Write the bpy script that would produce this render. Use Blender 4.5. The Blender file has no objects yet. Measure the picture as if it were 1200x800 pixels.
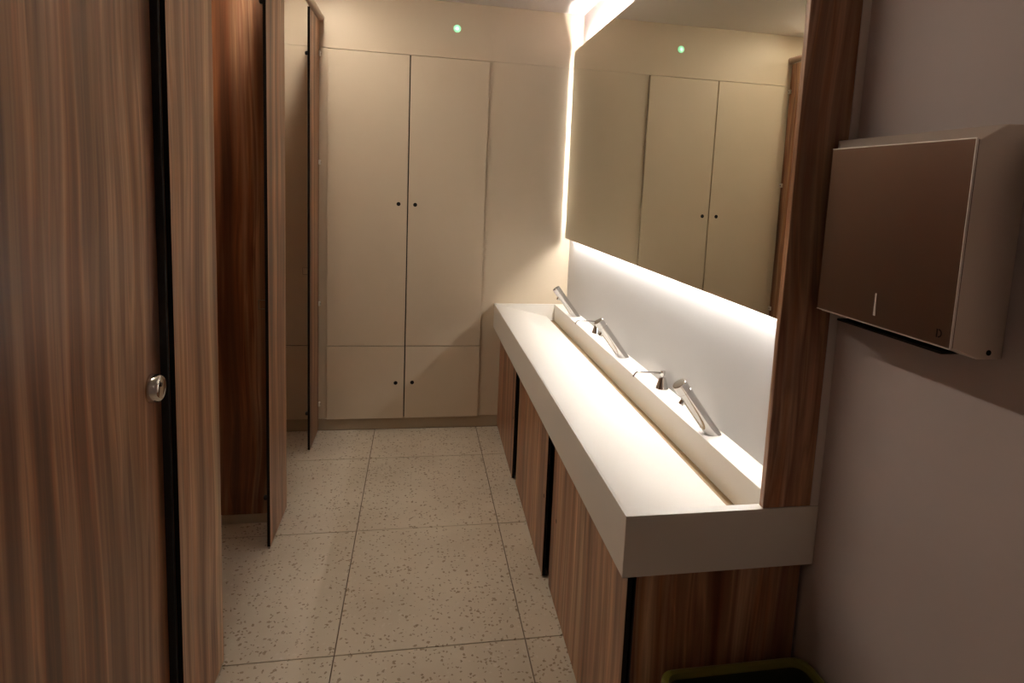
import bpy, bmesh, math, random
from mathutils import Vector, Matrix, Euler

random.seed(7)
scene = bpy.context.scene
COL = scene.collection

# ------------------------------------------------------------------ camera
cam_d = bpy.data.cameras.new('camera')
cam = bpy.data.objects.new('camera', cam_d)
COL.objects.link(cam)
RIGHT = Vector((0.98149612, -0.18588483, 0.04595873))
FWD = Vector((0.19030154, 0.97354244, -0.12649286))
UP = Vector((-0.02122967, 0.13289827, 0.99090229))
m = Matrix((RIGHT, UP, -FWD)).transposed().to_4x4()
m.translation = Vector((-1.01313, -4.10574, 1.61136))
cam.matrix_world = m
FPX, PX, PY = 744.082, 633.317, 315.293
cam_d.sensor_fit = 'HORIZONTAL'
cam_d.sensor_width = 36.0
cam_d.lens = FPX / 1200 * 36.0
cam_d.shift_x = (600 - PX) / 1200
cam_d.shift_y = (PY - 400) / 1200
cam_d.clip_start = 0.02
scene.camera = cam

# ------------------------------------------------------------------ world, exposure, light strengths
world = bpy.data.worlds.new('world')
scene.world = world
world.use_nodes = True
world.node_tree.nodes['Background'].inputs['Color'].default_value = (0.9, 0.85, 0.8, 1)
world.node_tree.nodes['Background'].inputs['Strength'].default_value = 0.02
vs = scene.view_settings
vs.view_transform = 'Standard'
vs.look = 'None'
vs.exposure = 0.85
vs.gamma = 1.0
vs.use_curve_mapping = False
try:
    scene.cycles.max_bounces = 10
    scene.cycles.diffuse_bounces = 7
    scene.cycles.sample_clamp_indirect = 6.0
    scene.cycles.caustics_reflective = False
    scene.cycles.caustics_refractive = False
    scene.cycles.use_denoising = True
except Exception:
    pass
LED_TOP_STRENGTH = 210.0   # tape along the mirror's top edge
LED_STRENGTH = 42.0      # tape behind the mirror
COVE_STRENGTH = 46.0     # tube above the cubicles
NEAR_FILL_STRENGTH = 0.9      # round fill light added on the ceiling behind the camera

# ------------------------------------------------------------------ measures (metres; back wall y=0, right wall x=0, floor z=0)
CEIL = 2.717
X_FRONT = -1.615         # face of the cubicle fronts
SEAM_Z = 2.383
Y_NEAR = -2.749          # near end of the vanity
Z_CT, Z_CB = 0.845, 0.687
X_CT = -0.512
X_LEFT = -2.95
Y_END = -5.05

# ------------------------------------------------------------------ materials
def new_mat(name):
    mt = bpy.data.materials.new(name)
    mt.use_nodes = True
    nt = mt.node_tree
    b = nt.nodes['Principled BSDF']
    return mt, nt, b

def N(nt, t, **kw):
    n = nt.nodes.new(t)
    for k, v in kw.items():
        setattr(n, k, v)
    return n

def ramp(nt, stops):
    r = N(nt, 'ShaderNodeValToRGB')
    cr = r.color_ramp
    while len(cr.elements) < len(stops):
        cr.elements.new(0.5)
    for e, (p, c) in zip(cr.elements, stops):
        e.position = p
        e.color = (c[0], c[1], c[2], 1)
    return r

def coords(nt, scale, obj=True):
    tc = N(nt, 'ShaderNodeTexCoord')
    mp = N(nt, 'ShaderNodeMapping')
    mp.inputs['Scale'].default_value = scale
    nt.links.new(tc.outputs['Object'], mp.inputs['Vector'])
    return mp

def world_coords(nt, scale):
    g = N(nt, 'ShaderNodeNewGeometry')
    mp = N(nt, 'ShaderNodeMapping')
    mp.inputs['Scale'].default_value = scale
    nt.links.new(g.outputs['Position'], mp.inputs['Vector'])
    return mp

def plain(name, col, rough=0.5, metal=0.0, spec=0.5, bump=0.0, bscale=200, mottled=0.0):
    mt, nt, b = new_mat(name)
    b.inputs['Base Color'].default_value = (*col, 1)
    b.inputs['Roughness'].default_value = rough
    b.inputs['Metallic'].default_value = metal
    b.inputs['Specular IOR Level'].default_value = spec
    mp = coords(nt, (1, 1, 1))
    if mottled > 0:
        n = N(nt, 'ShaderNodeTexNoise')
        n.inputs['Scale'].default_value = 3.0
        n.inputs['Detail'].default_value = 5
        nt.links.new(mp.outputs[0], n.inputs['Vector'])
        lo = tuple(c * (1 - mottled) for c in col)
        hi = tuple(min(1, c * (1 + mottled)) for c in col)
        r = ramp(nt, [(0.3, lo), (0.7, hi)])
        nt.links.new(n.outputs['Fac'], r.inputs[0])
        nt.links.new(r.outputs[0], b.inputs['Base Color'])
    if bump > 0:
        n = N(nt, 'ShaderNodeTexNoise')
        n.inputs['Scale'].default_value = bscale
        n.inputs['Detail'].default_value = 3
        nt.links.new(mp.outputs[0], n.inputs['Vector'])
        bp = N(nt, 'ShaderNodeBump')
        bp.inputs['Strength'].default_value = bump
        bp.inputs['Distance'].default_value = 0.001
        nt.links.new(n.outputs['Fac'], bp.inputs['Height'])
        nt.links.new(bp.outputs[0], b.inputs['Normal'])
    return mt

def wood(name, tone=1.0, rough=0.36):
    """streaky walnut laminate, grain running up and down"""
    mt, nt, b = new_mat(name)
    L = nt.links
    # slow sideways wander of the grain
    mpw = world_coords(nt, (1.2, 1.2, 0.9))
    nw = N(nt, 'ShaderNodeTexNoise')
    nw.inputs['Scale'].default_value = 1.3
    nw.inputs['Detail'].default_value = 1
    L.new(mpw.outputs[0], nw.inputs['Vector'])
    g = N(nt, 'ShaderNodeNewGeometry')
    sub = N(nt, 'ShaderNodeVectorMath', operation='SUBTRACT')
    sub.inputs[1].default_value = (0.5, 0.5, 0.5)
    L.new(nw.outputs['Color'], sub.inputs[0])
    scl = N(nt, 'ShaderNodeVectorMath', operation='SCALE')
    scl.inputs['Scale'].default_value = 0.07
    L.new(sub.outputs[0], scl.inputs[0])
    add = N(nt, 'ShaderNodeVectorMath', operation='ADD')
    L.new(g.outputs['Position'], add.inputs[0])
    L.new(scl.outputs[0], add.inputs[1])

    def streak(sxy, sz, detail, rough_=0.55):
        mp = N(nt, 'ShaderNodeMapping')
        mp.inputs['Scale'].default_value = (sxy, sxy, sz)
        L.new(add.outputs[0], mp.inputs['Vector'])
        n = N(nt, 'ShaderNodeTexNoise')
        n.inputs['Scale'].default_value = 1.0
        n.inputs['Detail'].default_value = detail
        n.inputs['Roughness'].default_value = rough_
        L.new(mp.outputs[0], n.inputs['Vector'])
        return n
    broad = streak(6.5, 0.16, 3)
    band = streak(15, 0.5, 3)
    mid = streak(52, 1.5, 2)
    fine = streak(210, 2.2, 3, 0.7)
    t = tone
    r1 = ramp(nt, [(0.35, (0.120*t, 0.045*t, 0.020*t)), (0.42, (0.270*t, 0.105*t, 0.044*t)),
                   (0.465, (0.390*t, 0.215*t, 0.120*t)), (0.50, (0.250*t, 0.115*t, 0.066*t)),
                   (0.535, (0.420*t, 0.250*t, 0.150*t)), (0.58, (0.290*t, 0.125*t, 0.055*t)), (0.65, (0.500*t, 0.330*t, 0.210*t))])
    L.new(broad.outputs['Fac'], r1.inputs[0])
    rb = ramp(nt, [(0.36, (0.55, 0.45, 0.40)), (0.44, (0.84, 0.78, 0.74)), (0.50, (1.0, 1.0, 1.0)), (0.545, (1.38, 1.36, 1.30)), (0.58, (0.95, 0.92, 0.90)), (0.66, (1.45, 1.47, 1.47))])
    L.new(band.outputs['Fac'], rb.inputs[0])
    mb = N(nt, 'ShaderNodeMix', data_type='RGBA', blend_type='MULTIPLY')
    mb.inputs[0].default_value = 1.0
    L.new(r1.outputs[0], mb.inputs[6])
    L.new(rb.outputs[0], mb.inputs[7])
    r2 = ramp(nt, [(0.28, (0.60, 0.54, 0.50)), (0.36, (0.95, 0.93, 0.92)), (0.62, (1.0, 1.0, 1.0)), (0.72, (1.25, 1.21, 1.18))])
    L.new(mid.outputs['Fac'], r2.inputs[0])
    mx = N(nt, 'ShaderNodeMix', data_type='RGBA', blend_type='MULTIPLY')
    mx.inputs[0].default_value = 1.0
    L.new(mb.outputs[2], mx.inputs[6])
    L.new(r2.outputs[0], mx.inputs[7])
    r3 = ramp(nt, [(0.25, (0.80, 0.77, 0.75)), (0.5, (1, 1, 1)), (0.8, (1.12, 1.10, 1.08))])
    L.new(fine.outputs['Fac'], r3.inputs[0])
    mx2 = N(nt, 'ShaderNodeMix', data_type='RGBA', blend_type='MULTIPLY')
    mx2.inputs[0].default_value = 1.0
    L.new(mx.outputs[2], mx2.inputs[6])
    L.new(r3.outputs[0], mx2.inputs[7])
    L.new(mx2.outputs[2], b.inputs['Base Color'])
    b.inputs['Roughness'].default_value = rough
    b.inputs['Specular IOR Level'].default_value = 0.5
    bp = N(nt, 'ShaderNodeBump')
    bp.inputs['Strength'].default_value = 0.25
    bp.inputs['Distance'].default_value = 0.0006
    L.new(fine.outputs['Fac'], bp.inputs['Height'])
    L.new(bp.outputs[0], b.inputs['Normal'])
    return mt

def terrazzo(name):
    mt, nt, b = new_mat(name)
    L = nt.links
    base_n = N(nt, 'ShaderNodeTexNoise')
    base_n.inputs['Scale'].default_value = 2.6
    base_n.inputs['Detail'].default_value = 6
    mp = world_coords(nt, (1, 1, 1))
    L.new(mp.outputs[0], base_n.inputs['Vector'])
    rb = ramp(nt, [(0.3, (0.57, 0.505, 0.41)), (0.7, (0.69, 0.625, 0.52))])
    L.new(base_n.outputs['Fac'], rb.inputs[0])
    # warp so the chips are irregular
    wn = N(nt, 'ShaderNodeTexNoise')
    wn.inputs['Scale'].default_value = 60
    wn.inputs['Detail'].default_value = 2
    L.new(mp.outputs[0], wn.inputs['Vector'])
    wsub = N(nt, 'ShaderNodeVectorMath', operation='SUBTRACT')
    wsub.inputs[1].default_value = (0.5, 0.5, 0.5)
    L.new(wn.outputs['Color'], wsub.inputs[0])
    wsc = N(nt, 'ShaderNodeVectorMath', operation='SCALE')
    wsc.inputs['Scale'].default_value = 0.022
    L.new(wsub.outputs[0], wsc.inputs[0])
    wadd = N(nt, 'ShaderNodeVectorMath', operation='ADD')
    L.new(mp.outputs[0], wadd.inputs[0])
    L.new(wsc.outputs[0], wadd.inputs[1])
    prev = rb.outputs[0]
    for sc, size, thr, colA, colB in ((42, 0.20, 0.40, (0.25, 0.175, 0.105), (0.34, 0.26, 0.18)),
                                      (70, 0.24, 0.42, (0.21, 0.145, 0.09), (0.33, 0.25, 0.17)),
                                      (55, 0.24, 0.35, (0.70, 0.64, 0.56), (0.62, 0.56, 0.47))):
        v = N(nt, 'ShaderNodeTexVoronoi', voronoi_dimensions='3D')
        v.inputs['Scale'].default_value = sc
        L.new(wadd.outputs[0], v.inputs['Vector'])
        dist = N(nt, 'ShaderNodeMath', operation='LESS_THAN')
        L.new(v.outputs['Distance'], dist.inputs[0])
        dist.inputs[1].default_value = size + 0.06
        sep = N(nt, 'ShaderNodeSeparateColor')
        L.new(v.outputs['Color'], sep.inputs[0])
        pick = N(nt, 'ShaderNodeMath', operation='LESS_THAN')
        L.new(sep.outputs[0], pick.inputs[0])
        pick.inputs[1].default_value = thr
        mul = N(nt, 'ShaderNodeMath', operation='MULTIPLY')
        L.new(dist.outputs[0], mul.inputs[0])
        L.new(pick.outputs[0], mul.inputs[1])
        soft = N(nt, 'ShaderNodeMath', operation='MULTIPLY')
        L.new(mul.outputs[0], soft.inputs[0])
        soft.inputs[1].default_value = 0.8
        cm = N(nt, 'ShaderNodeMix', data_type='RGBA')
        L.new(sep.outputs[1], cm.inputs[0])
        cm.inputs[6].default_value = (*colA, 1)
        cm.inputs[7].default_value = (*colB, 1)
        mx = N(nt, 'ShaderNodeMix', data_type='RGBA')
        L.new(soft.outputs[0], mx.inputs[0])
        L.new(prev, mx.inputs[6])
        L.new(cm.outputs[2], mx.inputs[7])
        prev = mx.outputs[2]
    L.new(prev, b.inputs['Base Color'])
    b.inputs['Roughness'].default_value = 0.42
    b.inputs['Specular IOR Level'].default_value = 0.3
    return mt

def metal(name, col, rough, brushed=None, aniso=0.0):
    mt, nt, b = new_mat(name)
    b.inputs['Base Color'].default_value = (*col, 1)
    b.inputs['Metallic'].default_value = 1.0
    b.inputs['Roughness'].default_value = rough
    if brushed:
        mp = coords(nt, brushed)
        n = N(nt, 'ShaderNodeTexNoise')
        n.inputs['Scale'].default_value = 1
        n.inputs['Detail'].default_value = 3
        nt.links.new(mp.outputs[0], n.inputs['Vector'])
        bp = N(nt, 'ShaderNodeBump')
        bp.inputs['Strength'].default_value = 0.12
        bp.inputs['Distance'].default_value = 0.0005
        nt.links.new(n.outputs['Fac'], bp.inputs['Height'])
        nt.links.new(bp.outputs[0], b.inputs['Normal'])
    return mt

def emit(name, col, strength):
    mt, nt, b = new_mat(name)
    b.inputs['Base Color'].default_value = (0.8, 0.8, 0.8, 1)
    b.inputs['Emission Color'].default_value = (*col, 1)
    b.inputs['Emission Strength'].default_value = strength
    return mt

M = {}
M['wood'] = wood('walnut_laminate', 1.0)
M['black'] = plain('black_core', (0.006, 0.005, 0.005), 0.6, spec=0.2)
M['cream'] = plain('cream_panel', (0.60, 0.505, 0.38), 0.45, bump=0.05, bscale=400, mottled=0.02)
M['cream_plinth'] = plain('cream_plinth', (0.40, 0.32, 0.225), 0.55, mottled=0.04)
M['ceiling'] = plain('ceiling_paint', (0.76, 0.73, 0.69), 0.8, bump=0.05, bscale=120)
M['wall'] = plain('wall_paint', (0.58, 0.50, 0.485), 0.7, bump=0.08, bscale=90, mottled=0.03)
M['trim'] = plain('trim_paint', (0.72, 0.66, 0.62), 0.6)
M['white_panel'] = plain('white_panel', (0.56, 0.55, 0.545), 0.4)
M['solid'] = plain('white_solid_surface', (0.76, 0.73, 0.68), 0.38, spec=0.4)
M['gutter'] = plain('gutter_floor', (0.30, 0.21, 0.11), 0.4)  # shade in the slot, painted as a brown floor colour
M['tile'] = terrazzo('terrazzo')
M['grout'] = plain('grout', (0.18, 0.14, 0.10), 0.9)
M['dark'] = plain('dark_void', (0.03, 0.025, 0.02), 0.8)
M['chrome'] = metal('chrome', (0.72, 0.71, 0.70), 0.10)
M['spout'] = metal('spout_chrome', (0.30, 0.29, 0.28), 0.2)
M['chrome_dark'] = metal('chrome_cap', (0.17, 0.145, 0.115), 0.45)
M['satin'] = metal('satin_steel', (0.62, 0.57, 0.50), 0.32)
M['mirror'] = metal('mirror_glass', (0.80, 0.79, 0.68), 0.0)
M['mirror_edge'] = plain('mirror_edge', (0.10, 0.12, 0.10), 0.2)
M['steel'] = metal('brushed_steel', (0.27, 0.195, 0.16), 0.30, (3, 3, 260))  # dark wood reflection painted into the cover's steel colour
M['steel_side'] = metal('brushed_steel_side', (0.86, 0.78, 0.70), 0.55, (260, 260, 3))  # same steel, colour lightened for the brighter-lit side
M['steel_edge'] = metal('polished_edge', (0.95, 0.90, 0.85), 0.5)
M['rail'] = plain('rail_paint', (0.42, 0.30, 0.235), 0.35)
M['bracket'] = plain('bracket_nylon', (0.86, 0.83, 0.77), 0.3)  # shine of lit chrome clips painted as a plain pale colour
M['brown_lock'] = plain('lock_brown', (0.07, 0.035, 0.02), 0.3)
M['bin'] = plain('bin_plastic', (0.035, 0.04, 0.010), 0.5)
M['liner'] = plain('bin_liner', (0.17, 0.155, 0.025), 0.35, bump=0.5, bscale=40)
M['bag'] = plain('bin_bag', (0.028, 0.030, 0.008), 0.4, bump=0.5, bscale=40)
M['wire'] = plain('strike_steel', (0.20, 0.15, 0.09), 0.4)
M['white_mark'] = plain('sight_slot', (0.85, 0.80, 0.76), 0.4)
M['rubber'] = plain('black_rubber', (0.01, 0.01, 0.01), 0.6)
M['led'] = emit('led_tape', (1.0, 0.95, 0.89), LED_STRENGTH)
M['led_top'] = emit('led_tape_top', (1.0, 0.93, 0.86), LED_TOP_STRENGTH)
M['cove'] = emit('cove_tube', (1.0, 0.88, 0.72), COVE_STRENGTH)
M['near_light'] = emit('ceiling_diffuser', (1.0, 0.82, 0.68), NEAR_FILL_STRENGTH)
M['green_led'] = emit('green_led', (0.10, 0.85, 0.35), 0.45)
M['green_core'] = emit('green_core', (0.6, 1.0, 0.95), 0.8)

# ------------------------------------------------------------------ helpers
def wloc(o):
    v = Vector((0, 0, 0))
    while o is not None:
        v = v + o.location
        o = o.parent
    return v

def link(name, bm, mats, parent=None, origin=None, smooth=False, bevel=0.0, seg=2):
    """bm holds WORLD coordinates; the object's origin goes to `origin`"""
    if origin is None:
        if parent is not None:
            xs = [v.co for v in bm.verts]
            origin = Vector((sum(c.x for c in xs) / len(xs), sum(c.y for c in xs) / len(xs), min(c.z for c in xs)))
        else:
            xs = [v.co for v in bm.verts]
            origin = Vector(((min(c.x for c in xs) + max(c.x for c in xs)) / 2,
                             (min(c.y for c in xs) + max(c.y for c in xs)) / 2, min(c.z for c in xs)))
    origin = Vector(origin)
    for v in bm.verts:
        v.co -= origin
    bmesh.ops.recalc_face_normals(bm, faces=bm.faces)
    me = bpy.data.meshes.new(name)
    bm.to_mesh(me)
    bm.free()
    if not isinstance(mats, (list, tuple)):
        mats = [mats]
    for mt in mats:
        me.materials.append(mt)
    o = bpy.data.objects.new(name, me)
    COL.objects.link(o)
    if parent is not None:
        o.parent = parent
        o.location = origin - wloc(parent)
    else:
        o.location = origin
    if smooth:
        for p in me.polygons:
            p.use_smooth = True
        try:
            me.set_sharp_from_angle(angle=math.radians(40))
        except Exception:
            pass
    if bevel > 0:
        b = o.modifiers.new('bevel', 'BEVEL')
        b.width = bevel
        b.segments = seg
        b.limit_method = 'ANGLE'
        b.angle_limit = math.radians(40)
    return o

def box_bm(a, b, bm=None, mi=0, edge_axis=None, edge_mi=1):
    """axis-aligned box between corners; faces not along edge_axis take edge_mi (dark laminate core)"""
    bm = bm or bmesh.new()
    x0, y0, z0 = (min(a[i], b[i]) for i in range(3))
    x1, y1, z1 = (max(a[i], b[i]) for i in range(3))
    vs = [bm.verts.new(p) for p in ((x0, y0, z0), (x1, y0, z0), (x1, y1, z0), (x0, y1, z0),
                                    (x0, y0, z1), (x1, y0, z1), (x1, y1, z1), (x0, y1, z1))]
    fs = [((0, 3, 2, 1), 2), ((4, 5, 6, 7), 2), ((0, 1, 5, 4), 1), ((2, 3, 7, 6), 1), ((1, 2, 6, 5), 0), ((3, 0, 4, 7), 0)]
    for idx, ax in fs:
        f = bm.faces.new([vs[i] for i in idx])
        f.material_index = mi if (edge_axis is None or ax == edge_axis) else edge_mi
    return bm

def box(name, a, b, mats, parent=None, bevel=0.0015, origin=None, edge_axis=None):
    return link(name, box_bm(a, b, edge_axis=edge_axis), mats, parent, origin, bevel=bevel)

def prism_bm(poly, axis, lo, hi, bm=None, mi=0):
    """polygon in the plane normal to axis ('y': (x,z) points; 'x': (y,z); 'z': (x,y)) extruded lo..hi"""
    bm = bm or bmesh.new()
    def P(p, t):
        if axis == 'y':
            return (p[0], t, p[1])
        if axis == 'x':
            return (t, p[0], p[1])
        return (p[0], p[1], t)
    A = [bm.verts.new(P(p, lo)) for p in poly]
    B = [bm.verts.new(P(p, hi)) for p in poly]
    n = len(poly)
    bm.faces.new(A).material_index = mi
    bm.faces.new(B[::-1]).material_index = mi
    for i in range(n):
        j = (i + 1) % n
        bm.faces.new((A[i], A[j], B[j], B[i])).material_index = mi
    return bm

def frame_of(d):
    d = Vector(d).normalized()
    up = Vector((0, 0, 1)) if abs(d.z) < 0.95 else Vector((0, 1, 0))
    u = d.cross(up).normalized()
    return u, u.cross(d).normalized(), d

def lathe_bm(base, d, prof, n=32, bm=None, mi=0):
    """prof: (radius, distance along d) rings; r=0 closes"""
    bm = bm or bmesh.new()
    u, v, d = frame_of(d)
    base = Vector(base)
    rings = []
    for r, t in prof:
        if r <= 1e-6:
            rings.append([bm.verts.new(base + d * t)])
        else:
            rings.append([bm.verts.new(base + d * t + (u * math.cos(2 * math.pi * k / n) + v * math.sin(2 * math.pi * k / n)) * r) for k in range(n)])
    for a, b in zip(rings, rings[1:]):
        for k in range(n):
            l = (k + 1) % n
            if len(a) == 1 and len(b) == 1:
                continue
            if len(a) == 1:
                f = bm.faces.new((a[0], b[k], b[l]))
            elif len(b) == 1:
                f = bm.faces.new((a[k], b[0], a[l]))
            else:
                f = bm.faces.new((a[k], b[k], b[l], a[l]))
            f.material_index = mi
    return bm

def tube_bm(pts, r, n=12, bm=None):
    bm = bm or bmesh.new()
    pts = [Vector(p) for p in pts]
    rings = []
    for i, p in enumerate(pts):
        d = (pts[min(i + 1, len(pts) - 1)] - pts[max(i - 1, 0)])
        u, v, d = frame_of(d)
        rr = r[i] if isinstance(r, (list, tuple)) else r
        rings.append([bm.verts.new(p + (u * math.cos(2 * math.pi * k / n) + v * math.sin(2 * math.pi * k / n)) * rr) for k in range(n)])
    for a, b in zip(rings, rings[1:]):
        for k in range(n):
            l = (k + 1) % n
            bm.faces.new((a[k], b[k], b[l], a[l]))
    bm.faces.new(rings[0])
    bm.faces.new(rings[-1][::-1])
    return bm

def thing(name, label, cat, loc, group=None):
    o = bpy.data.objects.new(name, None)
    o.empty_display_size = 0.05
    COL.objects.link(o)
    o.location = loc
    return tag(o, label, cat, group)

def tag(o, label, cat, group=None):
    o['label'] = label
    o['category'] = cat
    if group:
        o['group'] = group
    return o

def struct(o, label=None, cat=None):
    o['kind'] = 'structure'
    if label:
        o['label'] = label
    if cat:
        o['category'] = cat
    return o

# ------------------------------------------------------------------ structure
floor = struct(box('floor', (X_LEFT - 0.1, 0.12, -0.12), (0.12, Y_END - 0.1, -0.006), M['grout'], bevel=0),
               'pale terrazzo tiled floor with brown chips and thin dark joints', 'floor')
TW, TD = 0.66, 0.7964
tile_xs = [-1.264 + TW * k for k in range(-3, 3)]
tile_ys = [-0.4505 + TD * k for k in range(1, -7, -1)]
g = 0.0022
for i in range(len(tile_xs) - 1):
    for j in range(len(tile_ys) - 1):
        x0, x1 = max(tile_xs[i], X_LEFT) + g, min(tile_xs[i + 1], 0.0) - g
        y1, y0 = min(tile_ys[j], 0.0) - g, max(tile_ys[j + 1], Y_END) + g
        if x1 - x0 < 0.01 or y1 - y0 < 0.01:
            continue
        box('tile', (x0, y0, -0.006), (x1, y1, 0.0), M['tile'], floor, bevel=0.0008)

ceiling = struct(box('ceiling', (X_LEFT - 0.1, 0.12, CEIL), (0.12, Y_END - 0.1, CEIL + 0.1), M['ceiling'], bevel=0),
                 'plain off-white ceiling lit by the glow above the mirror', 'ceiling')
wall_right = struct(box('wall_right', (0.0, 0.12, 0.0), (0.12, Y_END - 0.1, CEIL), M['wall'], bevel=0),
                    'painted grey-mauve wall behind the basin and the dispenser', 'wall')
wall_near = struct(box('wall_near', (X_LEFT - 0.1, Y_END, 0.0), (0.0, Y_END - 0.1, CEIL), M['wall'], bevel=0),
                   'painted wall at the entrance end of the washroom', 'wall')
wall_left = struct(box('wall_left', (X_LEFT, 0.0, 0.0), (X_LEFT - 0.1, Y_END, CEIL), M['cream'], bevel=0),
                   'cream wall at the rear of the toilet cubicles', 'wall')
wall_side = struct(box('wall_entrance', (X_FRONT, -3.30, 0.0), (X_LEFT + 0.002, Y_END + 0.002, CEIL), M['wall'], bevel=0),
                   'painted wall block beside the first cubicle', 'wall')

wall_back = struct(box('wall_back', (X_LEFT, 0.02, 0.0), (0.0, 0.12, CEIL), M['dark'], bevel=0),
                   'cream panelled back wall around the service cupboard', 'wall')
CX0, CX1, CX2 = -1.564, -1.081, -0.597     # cupboard left / middle / right
CZM, CZB, CZT = 0.562, 0.080, 2.377
gp = 0.0006
def wall_panel(x0, x1, z0, z1):
    return box('panel', (x0 + gp, 0.0195, z0 + gp), (x1 - gp, 0.0, z1 - gp), M['cream'], wall_back, bevel=0.0006)
wall_panel(X_LEFT, -0.0, SEAM_Z, CEIL)
wall_panel(CX2, -0.002, 0.078, SEAM_Z)
wall_panel(-1.625, CX0, 0.078, SEAM_Z)
wall_panel(X_LEFT, -1.625, CZM, SEAM_Z)
wall_panel(X_LEFT, -1.625, 0.078, CZM - 0.006)
struct(box('baseboard_back', (X_LEFT, 0.0195, 0.0), (-0.001, 0.002, 0.0765), M['cream_plinth'], bevel=0.001),
       'recessed brownish plinth under the cream panels of the back wall', 'baseboard')

# lining behind the mirror and basin, its near end shows as a pale strip
lining = struct(box('trim_1', (-0.0005, -0.001, Z_CT + 0.0005), (-0.021, -2.733, 2.42), M['white_panel'], bevel=0.001),
                'white splashback panel between basin and backlit mirror', 'trim')
trim2 = struct(box('trim_2', (-0.0005, -2.7335, Z_CT + 0.0005), (-0.023, -2.7465, CEIL), M['trim'], bevel=0.001),
               'narrow painted strip between wood fin and right wall', 'trim')

# ------------------------------------------------------------------ service cupboard on the back wall
cup = thing('service_cupboard', 'tall cream cupboard with four flush doors in the back wall', 'cupboard', ((CX0 + CX2) / 2, 0.0, 0.08))
box('carcass', (CX0 + 0.002, 0.0195, CZB + 0.002), (CX2 - 0.002, 0.0005, CZT - 0.002), M['dark'], cup, bevel=0)
DG = 0.0035
for (x0, x1, z0, z1, kx, kz) in ((CX0, CX1, CZM, CZT, -1.137, 1.472), (CX1, CX2, CZM, CZT, -1.035, 1.471),
                                 (CX0, CX1, CZB, CZM, -1.136, 0.317), (CX1, CX2, CZB, CZM, -1.031, 0.319)):
    a = x0 + (0 if x0 == CX0 else DG)
    b_ = x1 - (0 if x1 == CX2 else DG)
    d = box('door', (a, 0.0, z0 + (DG * 0.7 if z0 == CZM else 0)), (b_, -0.021, z1 - (DG * 0.7 if z1 == CZM else 0)), M['cream'], cup, bevel=0.0015)
    link('keyhole', lathe_bm((kx, -0.0205, kz), (0, -1, 0), [(0, 0), (0.0125, 0), (0.0125, 0.001), (0.0115, 0.0016), (0.010, 0.0012), (0, 0.0010)], 20), M['black'], d, smooth=True)

# ------------------------------------------------------------------ green indicator
ind = thing('indicator_light', 'tiny glowing green indicator light high on the cream back wall', 'light', (-0.803, -0.0, 2.562))
link('ring', lathe_bm((-0.803, -0.0005, 2.562), (0, -1, 0), [(0, 0), (0.023, 0), (0.022, 0.004), (0.013, 0.006), (0, 0.006)], 24), M['green_led'], ind, smooth=True)
link('lens', lathe_bm((-0.803, -0.006, 2.562), (0, -1, 0), [(0, 0), (0.011, 0), (0.009, 0.004), (0, 0.006)], 20), M['green_core'], ind, smooth=True)

# ------------------------------------------------------------------ cubicle fronts
PT = 0.013
PANEL_TOP = 2.530
def pilaster(y0, y1, label, far_fix=False, strike=True, mid=None):
    t = thing('cubicle_pilaster', label, 'cubicle panel', (X_FRONT - PT / 2, (y0 + y1) / 2, 0), 'wood pilasters between the cubicle openings')
    box('panel', (X_FRONT, y0, 0.012), (X_FRONT - PT, y1, PANEL_TOP), [M['wood'], M['black']], t, bevel=0.0008, edge_axis=0)
    box('foot_strip', (X_FRONT - 0.002, y0 + 0.004, 0.0), (X_FRONT - PT + 0.001, y1 - 0.004, 0.012), M['satin'], t, bevel=0.0005)
    if strike:     # keeper of the lock and two door buffers at the near (door) edge
        bm = bmesh.new()
        xa, xb, za, zb = -1.6285, -1.656, 1.060, 1.099
        for a, b_ in (((xa, za), (xb, za + 0.002)), ((xa, zb - 0.002), (xb, zb)), ((xb, za + 0.002), (xb + 0.002, zb - 0.002))):
            box_bm((a[0], y0 + 0.004, a[1]), (b_[0], y0 + 0.016, b_[1]), bm)
        link('strike_loop', bm, M['wire'], t)
        for z in (2.286, 0.233):
            link('buffer', lathe_bm((-1.6282, y0 + 0.012, z), (-1, 0, 0), [(0, 0), (0.011, 0), (0.011, 0.010), (0.007, 0.014), (0, 0.014)], 14), M['rubber'], t, smooth=True)
    if far_fix:
        for z in (0.183, 0.833, 1.706, 2.345):
            bm = box_bm((X_FRONT + 0.001, -0.002, z - 0.014), (X_FRONT + 0.012, -0.030, z + 0.014))
            c = link('wall_clip', bm, M['bracket'], t, bevel=0.003)
            link('screw', lathe_bm((X_FRONT + 0.0115, -0.017, z), (1, 0, 0), [(0, 0), (0.006, 0), (0.005, 0.003), (0, 0.004)], 12), M['chrome'], c, smooth=True)
    return t

pB = pilaster(-2.387, -2.034, 'wood cubicle pilaster next to the locked door, nearest the camera')
box('door_stop', (X_FRONT - PT - 0.0005, -2.3965, 0.012), (X_FRONT - 0.075, -2.386, PANEL_TOP), M['rubber'], pB, bevel=0.001)  # added black strip that keeps the gap beside the door dark
pC = pilaster(-1.358, -1.008, 'wood cubicle pilaster standing alone on the floor, middle of the three')
pD = pilaster(-0.332, -0.003, 'wood cubicle pilaster clipped to the cream back wall, farthest of three', far_fix=True)

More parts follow.
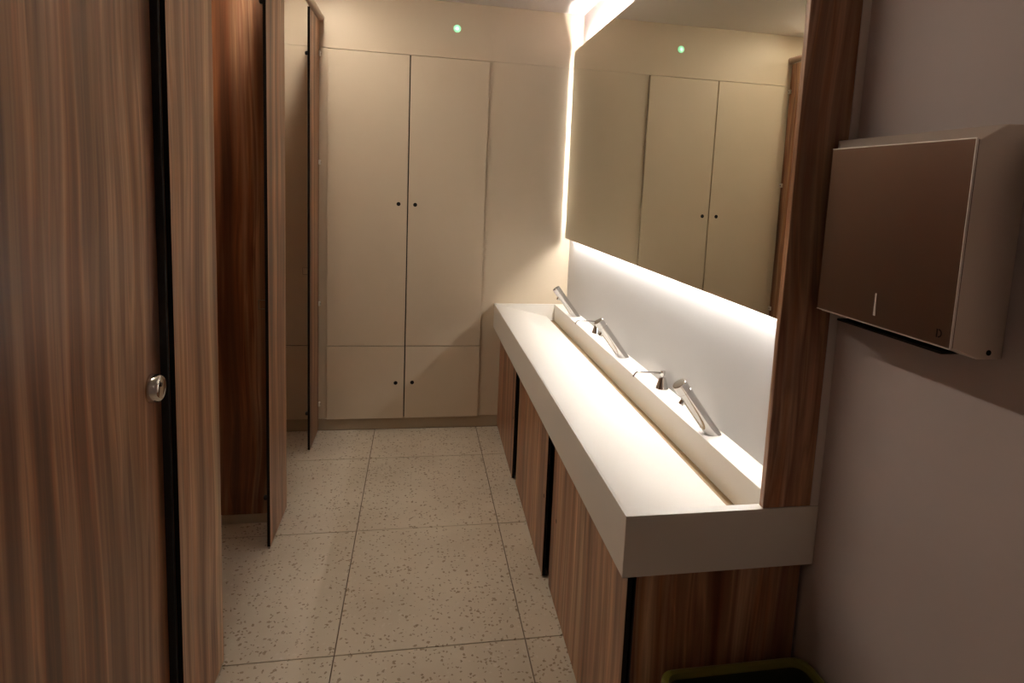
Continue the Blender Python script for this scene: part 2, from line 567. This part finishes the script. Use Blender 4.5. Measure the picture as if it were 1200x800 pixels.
def partition(y, label):
    t = thing('cubicle_partition', label, 'cubicle panel', ((X_FRONT + X_LEFT) / 2, y, 0), 'side partitions between the cubicles')
    box('panel', (X_FRONT - PT - 0.001, y, 0.045), (X_LEFT + 0.002, y + PT, PANEL_TOP), [M['wood'], M['black']], t, bevel=0.0008, edge_axis=1)
    box('floor_profile', (X_FRONT - PT - 0.003, y - 0.002, 0.0), (X_LEFT + 0.004, y + PT + 0.002, 0.044), M['satin'], t, bevel=0.001)
    return t
partition(-1.125, 'dark wood side partition seen through the middle cubicle opening')
partition(-2.215, 'wood side partition hidden behind the pilaster beside the locked door')

# locked door, slightly inset from the pilasters
HINGE = Vector((X_FRONT, -3.100, 0))
ANG = math.radians(2.4)
dr = thing('cubicle_door', 'large wood cubicle door at the left with a round chrome lock', 'door', HINGE)
def hinged(bm):
    """turn a shape built with the door shut about its hinge line (door stands slightly open, inward)"""
    R = Matrix.Rotation(ANG, 3, 'Z')
    for v in bm.verts:
        v.co = HINGE + R @ (v.co - HINGE)
    return bm
XD = X_FRONT
link('leaf', hinged(box_bm((XD, -3.098, 0.012), (XD - PT, -2.400, PANEL_TOP), edge_axis=0)), [M['wood'], M['black']], dr, bevel=0.0008)
kc = Vector((XD, -2.400 - 0.072, 1.088))
lk = link('lock_knob', hinged(lathe_bm(kc, (1, 0, 0), [(0, 0), (0.035, 0), (0.036, 0.002), (0.036, 0.005), (0.0350, 0.010), (0.0335, 0.018), (0.0310, 0.0235), (0.0275, 0.0262), (0.026, 0.0262), (0.0245, 0.0255), (0, 0.0262)], 48)), M['chrome'], dr, smooth=True)
link('indicator', hinged(lathe_bm(kc + Vector((0.0258, -0.004, 0.010)), (1, 0, 0), [(0, 0), (0.0055, 0), (0.005, 0.001), (0, 0.001)], 16)), M['brown_lock'], lk, smooth=True)
link('turn_bar', hinged(box_bm(kc + Vector((-PT - 0.003, -0.018, -0.006)), kc + Vector((-PT - 0.026, 0.018, 0.006)))), M['chrome'], lk, bevel=0.003)
# wide jamb panel on the hinge side of the locked door
jb = thing('cubicle_pilaster', 'wood cubicle pilaster on the hinge side of the locked door', 'cubicle panel', (X_FRONT, -3.2, 0), 'wood pilasters between the cubicle openings')
box('panel', (X_FRONT, -3.296, 0.012), (X_FRONT - PT, -3.096, PANEL_TOP), [M['wood'], M['black']], jb, bevel=0.0008, edge_axis=0)

# head rail
rail = thing('head_rail', 'round pinkish tube running along the tops of the cubicle fronts', 'rail', (X_FRONT + 0.006, 0, 2.553))
RX = X_FRONT + 0.006
link('tube', lathe_bm((RX, -0.006, 2.553), (0, -1, 0), [(0, 0), (0.021, 0), (0.021, 3.26), (0, 3.26)], 28), M['rail'], rail, smooth=True)
link('end_flange', lathe_bm((RX, -0.0008, 2.553), (0, -1, 0), [(0, 0), (0.024, 0), (0.024, 0.010), (0.0225, 0.014), (0.0212, 0.014), (0.0212, 0.004), (0, 0.004)], 28), M['rail'], rail, smooth=True)

# ------------------------------------------------------------------ vanity: trough basin in one piece
XI, XS, XSB = -0.503, -0.155, -0.104
Y0, Y1, Y2, Y3 = -0.003, -0.016, -2.722, Y_NEAR
bm = bmesh.new()
V = lambda x, y, z: bm.verts.new((x, y, z))
O = [V(X_CT, Y0, Z_CT), V(X_CT, Y3, Z_CT), V(-0.001, Y3, Z_CT), V(-0.001, Y0, Z_CT)]
Bt = [V(X_CT, Y0, Z_CB), V(X_CT, Y3, Z_CB), V(-0.001, Y3, Z_CB), V(-0.001, Y0, Z_CB)]
prof = [(XI, Z_CT), (XS, 0.761), (XS, 0.735), (XSB, 0.735), (XSB, Z_CT)]
pa = [V(x, Y1, z) for x, z in prof]
pb = [V(x, Y2, z) for x, z in prof]
for q in ((O[0], O[1], pb[0], pa[0]), (O[1], O[2], pb[4], pb[0]), (O[2], O[3], pa[4], pb[4]), (O[3], O[0], pa[0], pa[4])):
    bm.faces.new(q)
for k in range(4):
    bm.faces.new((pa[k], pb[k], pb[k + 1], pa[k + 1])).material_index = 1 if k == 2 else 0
    bm.faces.new((O[k], O[(k + 1) % 4], Bt[(k + 1) % 4], Bt[k]))
bm.faces.new(pa)
bm.faces.new(pb[::-1])
bm.faces.new(Bt[::-1])
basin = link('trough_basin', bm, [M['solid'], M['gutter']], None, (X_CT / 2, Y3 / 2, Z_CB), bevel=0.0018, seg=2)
tag(basin, 'long white solid-surface trough basin with thick front apron', 'basin')

# ------------------------------------------------------------------ cabinets under the basin
def cabinet(yf, yn, label, xa=-0.461, xb=-0.476, lockz=None, locky=None, end=False):
    t = thing('vanity_cabinet', label, 'cabinet', (-0.25, (yf + yn) / 2, 0), 'walnut cabinets under the trough basin')
    y_c0, y_c1 = yf, yn
    box('carcass', (-0.445, yf, 0.0), (-0.004, yn - (0.058 if not end else 0.0), Z_CB - 0.002), M['black'], t, bevel=0)
    poly = [(xa, yf), (xb, yn), (xb + 0.0135, yn), (xa + 0.0135, yf)]
    z0 = 0.010
    bm = bmesh.new()
    A = [bm.verts.new((p[0], p[1], z0)) for p in poly]
    B = [bm.verts.new((p[0], p[1], Z_CB - 0.006)) for p in poly]
    for f, mi in (((A[0], A[1], B[1], B[0]), 0), ((A[2], A[3], B[3], B[2]), 0), ((A[1], A[2], B[2], B[1]), 1), ((A[3], A[0], B[0], B[3]), 1),
                  ((A[3], A[2], A[1], A[0]), 1), ((B[0], B[1], B[2], B[3]), 1)):
        bm.faces.new(f).material_index = mi
    d = link('door', bm, [M['wood'], M['black']], t, bevel=0.0008)
    if lockz:
        k = (locky - yf) / (yn - yf)
        x = xa + (xb - xa) * k
        link('cam_lock', lathe_bm((x + 0.001, locky, lockz), (-1, 0, 0), [(0, 0), (0.008, 0), (0.0085, 0.002), (0.006, 0.003), (0, 0.0015)], 16), M['brown_lock'], d, smooth=True)
    return t

cabinet(-0.004, -0.800, 'walnut under-basin cabinet beside the back wall, farthest of three', -0.462, -0.474, 0.345, -0.765)
cabinet(-0.862, -1.700, 'walnut under-basin cabinet in the middle, between two black gaps', -0.462, -0.477, 0.345, -1.665)
c3 = cabinet(-1.762, -2.700, 'walnut under-basin cabinet at the near end with dark end panel', -0.462, -0.479, 0.335, -1.850, end=True)
box('end_panel', (-0.462, -2.702, 0.010), (-0.012, -2.716, Z_CB - 0.001), [M['wood'], M['black']], c3, bevel=0.0008, edge_axis=1)

# ------------------------------------------------------------------ wood fin at the mirror's near end
fin = box('wood_fin', (-0.155, -2.7285, Z_CT + 0.0006), (-0.0235, -2.7465, CEIL - 0.001), M['wood'], None, bevel=0.002)
tag(fin, 'tall dark walnut fin standing on the near end of the basin', 'panel')

# ------------------------------------------------------------------ backlit mirror
MX, MY0, MY1, MZ0, MZ1 = -0.068, -0.055, -2.726, 1.294, 2.476
mir = thing('backlit_mirror', 'large frameless wall mirror with light glowing from behind its edges', 'mirror', (-0.045, (MY0 + MY1) / 2, MZ0))
bm = box_bm((MX, MY0, MZ0), (MX + 0.005, MY1, MZ1), edge_axis=0)
link('glass', bm, [M['mirror'], M['mirror_edge']], mir)
IN = 0.055
box('backing', (MX + 0.0055, MY0 - IN, MZ0 + 0.032), (-0.0215, MY1 + 0.01, MZ1 - IN), M['white_panel'], mir, bevel=0)
box('led_strip', (-0.050, MY0 - IN - 0.01, MZ0 + 0.028), (-0.0245, MY1 + 0.02, MZ0 + 0.031), M['led'], mir, bevel=0)
box('led_strip', (-0.057, MY0 - IN - 0.01, MZ1 - IN + 0.001), (-0.045, MY1 + 0.02, MZ1 - IN + 0.004), M['led_top'], mir, bevel=0)
box('led_strip', (-0.056, MY0 - IN + 0.001, MZ0 + IN + 0.01), (-0.040, MY0 - IN + 0.004, MZ1 - IN - 0.01), M['led'], mir, bevel=0)

# ------------------------------------------------------------------ taps
def lean_tap(y, label):
    base = Vector((-0.058, y, Z_CT + 0.0004))
    top = Vector((-0.188, y, 1.016))
    d = (top - base).normalized()
    t = thing('sensor_tap', label, 'tap', base, 'chrome sensor taps along the basin')
    u = Vector((0, 1, 0))
    w = u.cross(d).normalized()          # points to underside/front
    if w.z > 0:
        w = -w
    R = 0.0235
    L = (top - base).length
    n = 40
    bm = bmesh.new()
    def ring(tt, r, flat=0.0, cut=False):
        out = []
        for k in range(n):
            a = 2 * math.pi * k / n
            off = (u * math.cos(a) + w * math.sin(a)) * r
            # flattened underside below the collar
            dp = off.dot(w)
            if flat and dp > r - flat:
                off -= w * (dp - (r - flat))
            p = base + d * tt + off
            if cut:      # slide along the axis down to the deck
                p = p - d * ((p.z - base.z) / d.z)
            out.append(bm.verts.new(p))
        return out
    rings = [ring(0.0, R, 0.004, True), ring(0.035, R, 0.004), ring(L - 0.045, R, 0.004), ring(L - 0.044, R, 0.0), ring(L - 0.034, R), ring(L - 0.0335, R - 0.0008),
             ring(L - 0.0325, R - 0.0008), ring(L - 0.032, R), ring(L - 0.001, R), ring(L, R - 0.001)]
    for a, b in zip(rings, rings[1:]):
        for k in range(n):
            l = (k + 1) % n
            bm.faces.new((a[k], b[k], b[l], a[l]))
    bm.faces.new(rings[0])
    bm.faces.new(rings[-1][::-1])
    body = link('body', bm, M['chrome'], t, smooth=True)
    link('cap', lathe_bm(base + d * (L - 0.0005), d, [(0, 0), (R - 0.0022, 0), (R - 0.003, 0.0012), (R - 0.006, 0.0016), (0, 0.0016)], 36), M['chrome_dark'], t, smooth=True)
    # stadium inlay on the underside
    bm = bmesh.new()
    hw = 0.0115
    s0, s1 = 0.030, L - 0.050
    pts = []
    for k in range(13):
        a = math.pi * k / 12
        pts.append((math.cos(a) * hw, s1 - hw * 0 + math.sin(a) * 0.002))
    for k in range(13):
        a = math.pi + math.pi * k / 12
        pts.append((math.cos(a) * hw, s0 + hw * 1.6 + math.sin(a) * hw * 1.6))
    A = [bm.verts.new(base + d * q + u * p + w * (R - 0.0045)) for p, q in pts]
    B = [bm.verts.new(base + d * q + u * p * 0.93 + w * (R - 0.0022)) for p, q in pts]
    bm.faces.new(A)
    bm.faces.new(B[::-1])
    for k in range(len(pts)):
        l = (k + 1) % len(pts)
        bm.faces.new((A[k], A[l], B[l], B[k]))
    inl = link('inlay', bm, M['satin'], t)
    link('sensor', lathe_bm(base + d * (s0 + 0.016) + w * (R - 0.0024), w, [(0, 0), (0.0032, 0), (0.0028, 0.001), (0, 0.001)], 14), M['black'], inl, smooth=True)
    nz = base + d * (L - 0.058) + w * (R - 0.006)
    nd = (w * 0.9 - d * 0.25).normalized()
    nzl = link('nozzle', lathe_bm(nz, nd, [(0, 0), (0.0095, 0), (0.0095, 0.014), (0.0082, 0.017), (0.0075, 0.017), (0.0072, 0.013), (0, 0.013)], 24), M['chrome'], t, smooth=True)
    return t
lean_tap(-0.402, 'leaning chrome sensor tap nearest the back wall')
lean_tap(-1.333, 'leaning chrome sensor tap in the middle of the basin')
lean_tap(-2.268, 'leaning chrome sensor tap nearest the wood fin')

def soap_pump(y, label):
    b = Vector((-0.050, y, Z_CT + 0.0004))
    t = thing('soap_dispenser', label, 'soap dispenser', b, 'chrome soap dispensers between the taps')
    link('base', lathe_bm(b, (0, 0, 1), [(0, 0), (0.026, 0), (0.026, 0.003), (0.0245, 0.006), (0.0145, 0.040), (0.013, 0.044), (0, 0.044)], 32), M['chrome'], t, smooth=True)
    link('neck', lathe_bm(b + Vector((0, 0, 0.044)), (0, 0, 1), [(0, 0), (0.0055, 0), (0.0055, 0.010), (0, 0.010)], 18), M['chrome'], t, smooth=True)
    hd = link('head', lathe_bm(b + Vector((0, 0, 0.053)), (0, 0, 1), [(0, 0), (0.0085, 0), (0.0100, 0.003), (0.0100, 0.016), (0.0085, 0.019), (0, 0.020)], 20), M['chrome'], t, smooth=True)
    pts = [b + Vector(p) for p in ((-0.006, 0, 0.063), (-0.050, 0, 0.066), (-0.096, 0, 0.069), (-0.106, 0, 0.0685), (-0.112, 0, 0.065), (-0.117, 0, 0.058), (-0.122, 0, 0.049))]
    link('spout', tube_bm(pts, [0.0042, 0.0038, 0.0034, 0.0033, 0.0033, 0.0033, 0.0032], 14), M['spout'], hd, smooth=True)
    return t
soap_pump(-0.850, 'small chrome soap pump partly behind the middle tap')
soap_pump(-1.802, 'small chrome soap pump between the middle tap and nearest tap')

# ------------------------------------------------------------------ towel dispenser on the right wall
td = thing('towel_dispenser', 'square brushed-metal paper towel dispenser on the right wall', 'dispenser', (0.0, -3.005, 1.35))
YA, YB = -2.750, -3.190
def dispenser_body():
    bm = bmesh.new()
    # sections from wall to front
    sec = [(-0.001, YA, YB, 1.350, 1.755), (-0.052, YA, YB, 1.350, 1.753), (-0.098, -2.826, YB + 0.001, 1.368, 1.727), (-0.104, -2.828, YB + 0.001, 1.370, 1.725)]
    rs = []
    for x, ya, yb, z0, z1 in sec:
        rs.append([bm.verts.new((x, ya, z0)), bm.verts.new((x, yb, z0)), bm.verts.new((x, yb, z1)), bm.verts.new((x, ya, z1))])
    for a, b in zip(rs, rs[1:]):
        for k in range(4):
            l = (k + 1) % 4
            bm.faces.new((a[k], a[l], b[l], b[k]))
    bm.faces.new(rs[0][::-1])
    bm.faces.new(rs[-1])
    return bm
link('housing', dispenser_body(), M['steel_side'], td, bevel=0.002)
cov = link('cover', box_bm((-0.1045, -2.818, 1.3695), (-0.112, -3.191, 1.7255)), M['steel'], td, bevel=0.0012)
for a, b_ in (((-0.1085, -2.818, 1.7258), (-0.1128, -3.191, 1.7272)), ((-0.1085, -3.1912, 1.3695), (-0.1128, -3.1926, 1.7272)),
              ((-0.1085, -2.818, 1.3680), (-0.1128, -3.191, 1.3693))):
    link('edge_trim', box_bm(a, b_), M['steel_edge'], cov)
link('sight_slot', prism_bm([(-2.9995, 1.389), (-3.0055, 1.389), (-3.0035, 1.434), (-3.0005, 1.434)], 'x', -0.1120, -0.1128), M['white_mark'], cov)
# small dark letter mark near the lower near corner (a stem and a bow)
bm = prism_bm([(-3.1600, 1.3835), (-3.1625, 1.3835), (-3.1625, 1.3985), (-3.1600, 1.3985)], 'x', -0.1120, -0.1126)
arc = [(-3.1645 - 0.0075 * math.sin(math.pi * k / 10), 1.391 + 0.0078 * math.cos(math.pi * k / 10)) for k in range(11)]
arc += [(-3.1645 - 0.0052 * math.sin(math.pi * k / 10), 1.391 + 0.0056 * math.cos(math.pi * k / 10)) for k in range(10, -1, -1)]
prism_bm(arc, 'x', -0.1120, -0.1126, bm)
link('letter_mark', bm, M['black'], cov)
box('towel_slot', (-0.040, -2.86, 1.3490), (-0.088, -3.15, 1.3535), M['black'], td, bevel=0)
link('lock', lathe_bm((-0.030, -3.1895, 1.362), (0, -1, 0), [(0, 0), (0.005, 0), (0.005, 0.0015), (0, 0.001)], 14), M['black'], td, smooth=True)

# ------------------------------------------------------------------ waste bin
bx0, bx1, by0, by1, bz = -0.418, -0.018, -2.775, -3.075, 0.452
waste = thing('waste_bin', 'dark green open waste bin with olive liner beside the basin cabinet', 'bin', ((bx0 + bx1) / 2, (by0 + by1) / 2, 0))
def rr(x0, x1, y0, y1, r, n=6):
    pts = []
    for cx, cy, a0 in ((x1 - r, y0 - r, 0), (x0 + r, y0 - r, 90), (x0 + r, y1 + r, 180), (x1 - r, y1 + r, 270)):
        for k in range(n + 1):
            a = math.radians(a0 + 90 * k / n)
            pts.append((cx + r * math.cos(a), cy + r * math.sin(a)))
    return pts
def shell(levels, closed_bottom=True, closed_top=True):
    bm = bmesh.new()
    rings = [[bm.verts.new((p[0], p[1], z)) for p in rr(bx0 + i, bx1 - i, by0 - i, by1 + i, r)] for i, z, r in levels]
    for a, b in zip(rings, rings[1:]):
        n = len(a)
        for k in range(n):
            l = (k + 1) % n
            bm.faces.new((a[k], a[l], b[l], b[k]))
    if closed_bottom:
        bm.faces.new(rings[0])
    if closed_top:
        bm.faces.new(rings[-1])
    return bm
link('body', shell([(0.045, 0.0, 0.03), (0.012, bz - 0.03, 0.035), (0.003, bz - 0.025, 0.04), (0.003, bz - 0.004, 0.04), (0.006, bz - 0.001, 0.04), (0.012, bz - 0.001, 0.035),
                    (0.016, bz - 0.03, 0.03), (0.048, 0.01, 0.028)]), M['bin'], waste, smooth=True)
# liner: olive fold over the rim, shade inside the bin painted as a darker bag
bm = shell([(0.0, bz - 0.045, 0.042), (-0.001, bz - 0.02, 0.043), (0.0005, bz + 0.001, 0.042), (0.007, bz + 0.004, 0.040), (0.015, bz + 0.001, 0.034),
            (0.019, bz - 0.012, 0.030)], closed_bottom=False, closed_top=False)
fold = link('liner_fold', bm, M['liner'], waste, smooth=True)
bm = shell([(0.0185, bz - 0.010, 0.030), (0.021, bz - 0.03, 0.028), (0.032, bz - 0.2, 0.026), (0.052, 0.03, 0.024)], closed_bottom=False)
for v in bm.verts:
    if v.co.z < bz - 0.02:
        v.co += Vector((random.uniform(-1, 1), random.uniform(-1, 1), random.uniform(-1, 1))) * 0.003
link('liner_bag', bm, M['bag'], waste, smooth=True)

# ------------------------------------------------------------------ lights outside the frame: cubicle tube and an added fill light
cove = thing('cove_light', 'slim tube light on the ceiling above the cubicle head rail', 'light', (-1.587, -1.4, CEIL - 0.03))
box('housing', (-1.612, -0.22, CEIL - 0.001), (-1.562, -2.60, CEIL - 0.020), M['white_panel'], cove, bevel=0.002)
box('tube', (-1.602, -0.23, CEIL - 0.021), (-1.576, -2.59, CEIL - 0.032), M['cove'], cove, bevel=0)
for x, y in ((-0.85, -4.55),):
    dl = thing('ceiling_light', 'round ceiling light near the entrance, out of frame', 'light', (x, y, CEIL))
    link('frame', lathe_bm((x, y, CEIL - 0.0008), (0, 0, -1), [(0, 0), (0.13, 0), (0.13, 0.02), (0.118, 0.022), (0.118, 0.012), (0, 0.012)], 32), M['white_panel'], dl, smooth=True)
    link('diffuser', lathe_bm((x, y, CEIL - 0.013), (0, 0, -1), [(0, 0), (0.117, 0), (0.117, 0.008), (0, 0.009)], 32), M['near_light'], dl, smooth=True)
